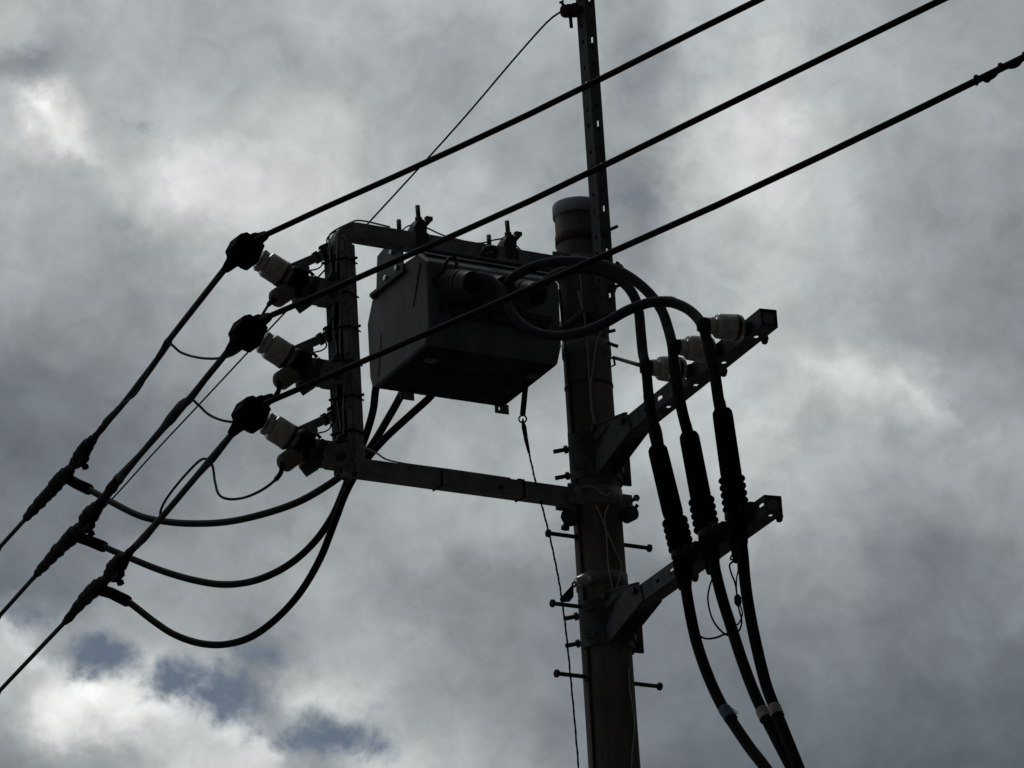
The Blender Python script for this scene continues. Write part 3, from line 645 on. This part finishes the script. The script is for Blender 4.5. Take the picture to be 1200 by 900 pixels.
# ------------------------------------------------------------------ right-hand crossarms (beam + bracket), the lower one a copy
AA = R(65); A = V3((math.cos(AA), -math.sin(AA), 0)); Ln = V3((-math.sin(AA), -math.cos(AA), 0))
def pa(x, y, off=0.0): return on(x, y, Ln*off, Ln)
tipU = pa(901, 372.5); tipL = pa(908, 590)
sU = tipU.dot(A); sL = tipL.dot(A)-.012; zU, zL = tipU.z, tipL.z; print('ARMS', sU, sL)
zL += 0
BW = .078
def make_crossarm(z0, s_end):
    t = thing('crossarm', (0, 0, z0), 'perforated square steel crossarm reaching right, carrying the three white cable insulators', 'crossarm', 'crossarms on the right of the pole')
    s0 = .19; o = A*s0+Z*z0; mb = MB(); hs_ = [.80, 1.08, 1.36, 1.675]
    ho = {'a': [(s-s0-.025, s-s0+.025, .0115) for s in hs_]+[(.44, .475, .007), (.50, .508, .009)],
          'b': [(s-s0-.12, s-s0-.035, .016) for s in hs_],
          'c': [(s-s0-.15, s-s0-.06, .018) for s in hs_], 'd': [(s-s0-.014, s-s0+.014, .010) for s in hs_]}
    # faces: a = street-left, b = far right, c = top, d = underside
    boxsection(mb, o, A, Ln, Z, s_end-s0, BW, .0035, ho); mb.build('beam', dull, t)
    mb = MB(); e = A*(s_end-.018)+Z*z0; mb.box(e, A*.003, Ln*(BW/2-.005), Z*(BW/2-.005)); mb.lathe(e+A*.002, A, [(0, BW/2-.008), (.008, BW/2-.010), (.010, BW/2-.016)], 8); mb.build('end_cap', paint, t)
    for sg in (1, -1):
        off = Ln*sg*(BW/2+.003); q = lambda s, z: A*s+Z*(z0+z)+off
        mb = MB(); d_ = Ln*sg*.005
        # plate with a triangular opening: three strips
        mb.prism([q(.10, .115), q(.47, .046), q(.49, .0), q(.30, .062), q(.085, .03)], d_)
        mb.prism([q(.30, .062), q(.49, .0), q(.50, -.040), q(.10, -.125), q(.095, -.045)], d_)
        mb.prism([q(.07, .115), q(.10, .115), q(.085, .03), q(.095, -.045), q(.10, -.125), q(.07, -.125)], d_)
        mb.prism([q(.10, .118), q(.475, .049), q(.475, .044), q(.10, .110)], Ln*sg*.014)
        mb.bolt(q(.44, .02), Ln*sg, .012, .010); mb.bolt(q(.14, .09), Ln*sg, .012, .010)
        mb.build('side_plate', dull, t)
        # flange wrapped round the pole on that side
        mb = MB(); rr_ = prad(z0)+.006; base_a = math.degrees(math.atan2(A.y, A.x)); n_ = 12; vs = []
        for k in range(n_+1):
            a_ = base_a - sg*(24+66*k/n_); dd = ang(a_); sc = .10+.018*abs(math.sin(math.pi*(k/n_)*1.0+.2))*-1+.012*(k/n_)
            for (r_, zz2) in ((rr_, sc), (rr_+.006, sc), (rr_+.006, -.118), (rr_, -.118)): vs.append(dd*r_+Z*(z0+zz2))
        mb.add(vs, [(k*4+j, k*4+(j+1) % 4, k*4+4+(j+1) % 4, k*4+4+j) for k in range(n_) for j in range(4)]+[(3, 2, 1, 0), tuple(4*n_+j for j in range(4))])
        dd = ang(base_a - sg*92)
        if sg < 0: mb.box(dd*(rr_+.03)+Z*(z0-.01), dd*.035, A*.006, Z*.105)
        for zz2 in (.055, -.07):
            mb.box(ang(base_a-sg*55)*(rr_+.008)+Z*(z0+zz2), ang(base_a-sg*55)*.008, ang(base_a-sg*145)*.022, Z*.014)
        mb.build('pole_flange', dull, t)
        for zz2 in (.05, -.075):
            mb = MB()
            if sg > 0: mb.bolt(ang(-172)*(rr_-.02)+Z*(z0+zz2-.0), V3((-.93, -.12, -.16)), .085, .0105, head=False, nut=.02)
            else: mb.bolt(dd*(rr_+.04)+A*.03+Z*(z0+zz2-.01), -A, .10, .0105, head=True, nut=.05)
            mb.build('through_bolt', bolt_m, t)
    for s in (.80, 1.22, 1.62):
        mb = MB(); mb.bolt(A*s-Ln*(BW/2+.0)+Z*(z0-.02), -Ln-Z*.1, .022, .012); mb.build('bolt_end', bolt_m, t)
    return t
armU = make_crossarm(zU, sU)
armL = make_crossarm(zL, sL); armL['label'] = 'perforated square steel crossarm reaching right, clamping the three black cable terminations'

# ------------------------------------------------------------------ porcelain insulators holding the leads on the upper crossarm
labels_k = ('white barrel cable insulator on the upper crossarm, nearest its square end cap', 'middle white barrel cable insulator on the upper crossarm', 'white barrel cable insulator on the upper crossarm, closest to the pole')
clampsp = ((824, 380.5), (790, 406), (757, 430))
KI = [pa(x, y, .245) for x, y in clampsp]
K = KI[0]; ki = thing('cable_insulator', K-Ln*.2, labels_k[0], 'insulator', 'cable insulators on the upper crossarm')
axk = -Ln; r_ = .0565
mb = MB(); mb.lathe(K, axk, [(.022, .02), (.024, .034), (.046, .037), (.05, .030), (.056, .030), (.060, .048), (.066, .052), (.125, r_), (.132, r_), (.163, r_), (.170, .052), (.175, .03)], 30); bb_ = mb.build('porcelain_barrel', porc, ki)
mb = MB(); mb.lathe(K, axk, [(.138, r_), (.139, r_+.0008), (.152, r_+.0008), (.153, r_)], 30, cap=False); mb.build('brown_ring', brown, bb_)
mb = MB(); mb.lathe(K, axk, [(.172, .022), (.215, .022)], 10); mb.box(K+axk*.19, A*.045, Z*.014, Ln*.01); mb.box(K+axk*.20, A*.03, Z*.022, Ln*.005); mb.build('mounting_stud', bolt_m, ki)
mb = MB(); mb.lathe(K, Z, [(-.024, .0255), (-.022, .0285), (.022, .0285), (.024, .0255)], 14); mb.lathe(K, axk, [(.0, .028), (.03, .026)], 12); mb.build('cable_clip', greycab, ki)
for k in (1, 2): copy_tree(ki, KI[k]-Ln*.2, labels_k[k])

# ------------------------------------------------------------------ leads from the front bushings over to the terminations
lead_px = ([(549, 334), (553, 326), (561, 324), (573, 327), (585, 338), (594, 355), (604, 372), (622, 387), (648, 393.5), (680, 390), (708, 379), (735, 364), (760, 355), (782, 353.5), (802, 360), (816, 371), (824, 384), (830, 404), (837, 435), (841.5, 465), (844, 480)],
           [(590, 342), (596, 331), (606, 322), (622, 314), (642, 308), (668, 306), (695, 308), (718, 314), (740, 326), (760, 343), (775, 363), (783, 385), (788, 406), (790, 430), (794, 455), (799, 480), (806, 508)],
           [(629, 346), (634, 336), (646, 325), (662, 318), (685, 315), (705, 318), (725, 327), (740, 342), (748, 362), (751, 390), (753.5, 415), (757, 430), (760, 462), (764, 490), (769, 505), (772, 524)])
labels_l = ('grey sheathed lead looping low in front of the tank to the outermost cable insulator', 'grey sheathed lead arching highest over the pole front to the middle cable insulator', 'grey sheathed lead arching to the cable insulator closest to the pole')
TTOP = [(845.5, 480), (807, 508), (770, 524)]
for k in range(3):
    pxs = lead_px[k]; kk = {0: 16, 1: 12, 2: 11}[k]
    Y0 = FB[k].y+.05; Yk = KI[k].y
    p1 = path(pxs[:kk+1], Y0, Yk)
    if k: p1 = [atY(x, y, Y0+(Yk-Y0)*min(1, (i/kk)**.9)) for i, (x, y) in enumerate(pxs[:kk+1])]
    p2 = [pa(x, y, .245-(.12)*(i+1)/(len(pxs)-kk-1)) for i, (x, y) in enumerate(pxs[kk+1:])]
    pts = p1+p2; ld = thing('switch_lead', pts[0], labels_l[k], 'cable', 'leads from the switch to the terminations')
    mb = MB(); mb.tube(spline(pts, 6), .0222, 14); mb.build('sheath', greycab, ld)
    a_ = pts[-3] if k != 2 else pts[-3]
    mb = MB(); sp = spline(pts[kk+1:], 5); mb.tube(sp, [.0240]*len(sp), 12); mb.build('sleeve', greycab, ld)
    if k == 0:
        i_ = 13; mb = MB(); mb.tube(spline([atY(779, 353.6, p1[12].y), atY(785, 353.6, p1[13].y), atY(789, 354.5, p1[13].y)], 4), .0242, 12); mb.build('tape_band', tape_w, ld)
    if k == 1:
        mb = MB(); mb.tube([pa(790.5, 440, .20), pa(791.3, 445, .20)], .0262, 12); mb.build('tape_band', tape_w, ld)
        mb = MB(); p_ = atY(722, 312, p1[7].y); mb.lathe(p_, V3((.5, -.5, .7)), [(-.015, .01), (.02, .01)], 6); mb.build('tie_end', rubber, ld)

# ------------------------------------------------------------------ power cables with outdoor terminations, clamped to the lower crossarm
cab_px = ([(869, 640), (871, 655), (873, 680), (878, 715), (886, 755), (897, 800), (908, 830), (922, 865), (936, 900), (960, 960)],
          [(836, 655), (838, 668), (846, 700), (857, 735), (870, 775), (884, 812), (896, 838), (910, 866), (926, 897), (955, 955)],
          [(803, 675), (804, 690), (810, 725), (817, 755), (829, 790), (845, 825), (862, 852), (880, 878), (897, 900), (935, 955)])
term_px = (((846, 480), (863, 600), (866, 645)), ((807, 508), (829, 624), (834, 660)), ((770, 524), (799, 645), (802, 680)))
labels_p = ('black power cable with long termination nearest the lower crossarm end cap, white tape low down', 'middle black power cable and termination of the three on the lower crossarm', 'black power cable with termination closest to the pole, blue tape low down')
tapes = (((907, 828), (911.5, 839)), ((893, 832), (898, 843)), ((849, 831), (857, 843)))
for k in range(3):
    T0, T1, T2 = term_px[k]
    a = pa(*T0, .135); b = pa(*T1, .10); c = pa(*T2, .095)
    pc_ = thing('power_cable', a, labels_p[k], 'cable', 'power cables with terminations')
    ax_ = (b-a).normalized(); tl = (b-a).length
    pf = [(-.035, .0195), (.0, .021), (.0, .034), (.012, .041), (.03, .0425), (tl*.62, .0445), (tl*.66, .043)]
    mb = MB(); mb.tube([pa(T0[0]-6, T0[1]-22, .15), pa(T0[0]-2.5, T0[1]-10, .142), a], [.019, .0215, .022], 12); mb.lathe(a, ax_, pf, 28); tb = mb.build('termination', rubber, pc_)
    pf = []; h0 = tl*.655 if k != 2 else tl*.70
    step_ = .031; 
    for q in range(5):
        h = h0+q*step_; pf += [(h, .036), (h+.004, .0505), (h+.010, .0555), (h+.018, .0555), (h+.024, .0505), (h+.028, .036)]
    pf += [(h0+5*step_, .040)]
    mb = MB(); mb.lathe(a, ax_, [(h0-.012, .036)]+pf, 28); mb.build('shed_stack', rubber, tb)
    q0 = a+ax_*(h0+5*step_-.005)
    mb = MB(); mb.tube([q0, q0+(c-q0)*.45, q0+(c-q0)*.8, c, c+(c-q0)*.3], [.041, .043, .040, .033, .027], 18); mb.build('lower_sleeve', rubber, tb)
    pts = [c]+[pa(x, y, .095+.0*(i)) for i, (x, y) in enumerate(cab_px[k])]
    pts += [pts[-1]+(pts[-1]-pts[-2])*1.2+A*.05*(1-k), pts[-1]+(pts[-1]-pts[-2])*1.6+A*.1*(1-k)-Z*.8]
    mb = MB(); mb.tube(spline(pts, 6), .0240, 14); mb.build('sheath', cablem, pc_)
    i_ = 5 if k else 5
    # clamp on the beam
    s_ = c.dot(A); zc = zL+.01
    mb = MB(); cc_ = pa(*T2, .095); cc_ = A*cc_.dot(A)+Ln*.095+Z*zc
    mb.box(A*cc_.dot(A)+Ln*(BW/2+.012)+Z*zc, A*.06, Ln*.012, Z*.03); mb.lathe(cc_-Z*.03, Z, [(0, .046), (.002, .049), (.058, .049), (.06, .046)], 18); mb.bolt(A*(cc_.dot(A)+.052)+Ln*(BW/2)+Z*zc, Ln, .06, .009, nut=.03); mb.bolt(A*(cc_.dot(A)-.052)+Ln*(BW/2)+Z*zc, Ln, .06, .009, nut=.03)
    mb.build('cable_clamp', bolt_m, pc_)
    (x0, y0), (x1, y1) = tapes[k]; mb = MB(); ta, tb2 = pa(x0, y0, .095), pa(x1, y1, .095); n_ = 7
    mb.tube([ta+(tb2-ta)*i/n_ for i in range(n_+1)], [.0262+.002*(i % 2) for i in range(n_+1)], 12)
    if k == 2:
        for q in range(5): mb.tube([ta+(tb2-ta)*(q/5)+A*.0, ta+(tb2-ta)*(q/5)+V3((.035, -.01, -.002+.004*q))], [.004, .002], 5)
        mb.tube([tb2, tb2+V3((.005, 0, -.045))], .003, 5)
    if k == 1: mb.box(tb2+V3((.028, -.01, 0)), V3((.016, 0, -.008)), (.0, .008, .0), (.004, 0, .010))
    mb.build('tape_band', (tape_w, tape_w, tape_b)[k], pc_)

# ------------------------------------------------------------------ drop loops from the taps to the rear bushings
drop_px = ([(78, 560), (90, 567), (105, 574), (130, 588), (165, 605), (200, 612), (235, 613.5), (270, 611), (310, 602), (350, 588), (385, 568), (410, 549), (434, 524), (455, 490), (470, 463), (476, 448)],
           [(90, 629), (105, 634), (122, 641), (150, 653), (190, 669), (230, 680.5), (265, 685), (300, 680), (335, 664), (365, 639), (388, 608), (402, 577), (413, 548), (427, 515), (437, 482), (442, 450)],
           [(116, 691), (130, 695), (150, 705), (180, 728), (205, 744), (235, 754), (265, 755), (295, 746), (325, 724), (352, 694), (375, 655), (392, 612), (405, 578), (422, 548), (450, 515), (480, 487), (505, 464), (514, 448)])
labels_d = ('thick black cable sagging least, from the leftmost tap joint to behind the frame corner', 'thick black cable of middle sag, from the middle tap joint to behind the frame corner', 'thick black cable sagging lowest, from the tap joint on the lowest conductor')
for k in range(3):
    Yj = JN[k].y; Ye = RB[0].y+.05; pxs = drop_px[k]
    pts = path(pxs, Yj, Ye)
    dr = thing('drop_cable', pts[0], labels_d[k], 'cable', 'drop cables from the taps')
    mb = MB(); mb.tube(spline(pts+[RB[{0: 1, 1: 0, 2: 2}[k]]], 6), .0180, 12); mb.build('sheath', cablem, dr)
    q = [JN[k]]+pts[:3]; q[3] = q[2]+(q[3]-q[2])*.95
    mb = MB(); mb.tube(q, [.036, .030, .030, .031], 10); mb.build('tap_sleeve', rubber, dr)

# ------------------------------------------------------------------ arrester leads to the conductors
al_px = ([(318, 353), (308, 368), (294, 396), (276, 414), (255, 420), (232, 419), (212, 413), (199, 403)],
         [(326, 459), (316, 470), (300, 487), (280, 494), (262, 493), (245, 486), (233, 475), (223, 467)],
         [(328, 556), (312, 571), (290, 582), (270, 585), (257, 580), (252, 565), (249, 546), (242, 538)])
along = ([(190, 412), (176, 436), (168, 452), (158, 466), (146, 474), (138, 480)], [(216, 474), (205, 486), (196, 496)], [(234, 543), (218, 559), (203, 577), (194, 590), (189, 601), (189, 607)])
labels_e = ('thin black lead curling from the topmost ribbed arrester to the highest conductor', 'thin black lead from the middle ribbed arrester to the middle conductor', 'thin black lead dipping low from the lowest ribbed arrester to the lowest conductor')
for k in range(3):
    nl = V3((dirL.y, -dirL.x, 0)); Pe = on(*al_px[k][-1], CAPS[k], nl); Ps = A1+(STUB[k]-STUB[0])
    pts = [Ps]+path(al_px[k], Ps.y, Pe.y)+[on(x, y, CAPS[k], nl)-V3((0, .03, 0)) for x, y in along[k]]
    mb = MB(); rs = spline(pts, 6); mb.tube(rs, [.011]*9+[.0062]*(len(rs)-9), 8)
    solo(mb, 'arrester_lead', cablem, pts[0], labels_e[k], 'wire', 'leads of the surge arresters')

# ------------------------------------------------------------------ thin wires strapped to the pole and frame
def onpole(x, y, lift=.006):
    r_ = ray(x, y); zc = zpix(y); rad = prad(zc)+lift
    a = r_.x**2+r_.y**2; b = CAM.x*r_.x+CAM.y*r_.y; c = CAM.x**2+CAM.y**2-rad**2; D = b*b-a*c
    t = (-b-math.sqrt(max(D, 0)))/a; return CAM+r_*t
def polewire(name, pxs, r, m, label, lift=.006):
    pts = [onpole(x, y, lift) for x, y in pxs]; mb = MB(); mb.tube(spline(pts, 5), r, 6); return solo(mb, name, m, pts[0], label, 'wire', 'thin wires down the pole')
polewire('thin_wire', [(679, 300), (680.5, 330), (683, 352), (686, 385), (688.5, 410), (690, 440), (691.5, 455), (693, 480), (697, 500), (699, 510)], .0042, pale, 'pale thin wire running down the pole front behind the cable leads')
polewire('thin_wire', [(706, 385), (699, 400), (696, 420), (693.5, 440), (692, 455), (694, 480), (699, 503)], .0038, pale, 'pale thin wire slanting down to meet the wire on the pole front')
polewire('thin_wire', [(698, 592), (704, 604), (711, 623), (717, 636), (723, 650), (728, 660), (726, 675), (723, 690), (727, 705), (728, 712)], .0040, pale, 'pale thin wire kinked to the right above the lower crossarm bracket')
polewire('thin_wire', [(713, 592), (709, 603), (709, 616), (711, 632), (712, 655), (714, 672), (718, 690), (722, 712)], .0040, pale, 'pale thin wire crossing straight down above the lower crossarm bracket')
polewire('thin_wire', [(737, 782), (737, 795), (739, 815), (743, 838), (743, 860), (740.5, 885), (740, 910), (742, 960)], .0042, pale, 'pale thin wire down the right of the pole below the lower bracket')
polewire('thin_wire', [(680, 571), (690, 570), (699, 572), (704, 577), (711, 580), (716, 577)], .0036, pale, 'short pale wire looping across the pole just above the frame clamp', .02)
mp = [(655, 340), (660, 380), (664.5, 420), (668, 460), (671, 500), (674, 540), (676.5, 580), (679, 620), (683, 680), (686.5, 720), (689, 760), (692, 820), (696.5, 900), (703, 1000)]
pts = [onpole(max(x, 0), y, .004) for x, y in mp]; pts.append(V3((pts[-1].x-.01, pts[-1].y, 3)))
mb = MB(); mb.tube(pts, .0075, 6); solo(mb, 'ground_lead', rust, pts[0], 'dull brown ground lead strip along the left edge of the pole', 'wire')
for j, (dxs, lab) in enumerate(((-.016, 'pale wire on the left inside the frame upright, looping over its rounded corner'), (.012, 'pale wire on the right inside the frame upright, down to the bottom arm'))):
    pts = [F(UP, 0, z)+fN*.047+fT*(dxs+.006*math.sin(z*19+j*2)) for z in [zt_-.03-i*.06 for i in range(int((zt_-zb_-.05)/.06))]]
    if j == 0: pts = [F(UP-.25, hs*.6, zt_+hs+.008), F(UP-.1, hs*.8, zt_+hs+.012), F(UP-.03, hs*1.1, zt_+.02)]+pts
    else: pts = pts+[F(UP-.10, .05, zb_+hs+.03), F(UP-.2, .03, zb_+hs+.006), F(UP-.5, .02, zb_+hs+.008), F(UP-.8, .02, zb_+hs+.006)]
    mb = MB(); mb.tube(spline(pts, 4), .0042, 6); solo(mb, 'thin_wire', pale, pts[0], lab, 'wire', 'thin wires on the frame')
mb = MB(); pts = [pv(*p_, -.01) for p_ in ((470, 271), (478, 265), (488, 264), (500, 267), (515, 274), (530, 279), (560, 285), (580, 281), (594, 280), (604, 287), (610, 293))]
mb.tube(spline(pts, 5), .0036, 6); solo(mb, 'thin_wire', cablem, pts[0], 'dark thin wire strung along the top arm between its two clamps', 'wire', 'thin wires on the frame')
# little stay rod right of the pole
mb = MB(); a_ = atY(719, 419, -.13); b_ = KI[2]; mb.tube([a_, b_], [.008, .010], 8); mb.tube([a_+V3((0, 0, 0)), a_+V3((.004, 0, -.035)), a_+V3((-.018, 0, -.045)), a_+V3((-.022, 0, -.005)), a_], .006, 6)
solo(mb, 'stay_rod', bolt_m, a_, 'short steel rod from the pole band to the innermost cable insulator', 'rod')
for (x, y, dx, dy) in ((714, 389, 8, -2), (713, 402, 11, 4), (716, 458, 3, 6)):
    pass
for (x, y, dx, dy) in ((712, 389, 9, -2), (712, 402, 12, 4)):
    a_ = atY(x, y, -.05); b_ = atY(x+dx, y+dy, -.06); mb = MB(); mb.tube([a_, b_], .0085, 8); mb.build('band_bolt', bolt_m, pole)
# curl of wire under the lower crossarm
cp = [(858, 650), (856, 655), (860, 657), (855, 662), (857, 672), (861, 682), (863, 692), (864, 702), (866, 714), (869, 726), (868, 735), (864, 741), (856, 745), (848, 742), (838, 731), (832, 717), (829.5, 700), (832, 686), (835, 678)]
pts = [pa(x, y, .06) for x, y in cp]; curl = thing('wire_curl', pts[0], 'loose curl of thin black wire dangling under the lower crossarm between the power cables', 'wire')
mb = MB(); mb.tube(spline(pts, 5), .0042, 6); mb.tube(spline([pa(x, y, .06) for x, y in ((864, 655), (865, 668), (863, 680), (864, 700), (870, 718), (866, 730), (861, 733))], 5), .0035, 6)
mb.tube(spline([pa(x, y, .06) for x, y in ((863, 741), (850, 743), (840, 747), (828, 748.5), (819, 745))], 5), .0045, 6); mb.build('wire', cablem, curl)
mb = MB(); mb.tube([pa(864, 697, .06), pa(864.3, 700, .06), pa(865, 707, .06), pa(865.5, 710, .06)], [.008, .015, .015, .008], 8); mb.build('connector', rubber, curl)
# dark tag hanging from a bright clip at the lower band
tg = thing('tag', onpole(685, 679), 'dark angular tag swinging from a bright metal clip at the pole band', 'tag')
mb = MB(); base_ = atY(680, 680, -.16)
mb.prism([atY(x, y, -.16) for x, y in ((656, 701), (670, 686), (672, 687), (672, 697), (667, 703), (657, 703.5))], V3((0, .03, 0))); mb.build('plate', rubber, tg)
mb = MB(); mb.lathe(atY(690, 680, -.12), V3((-.75, -.55, -.12)), [(0, .030), (.03, .029), (.055, .018), (.075, .012)], 14); mb.tube([atY(681, 681.5, -.155), atY(674, 683, -.16)], [.011, .009], 8); mb.build('clip', bright, tg)
mb = MB(); mb.tube(spline([atY(x, y, -.16) for x, y in ((671, 688), (671, 684), (674, 682), (674.5, 686), (671, 688))], 4), .005, 6); mb.build('hook', bolt_m, tg)
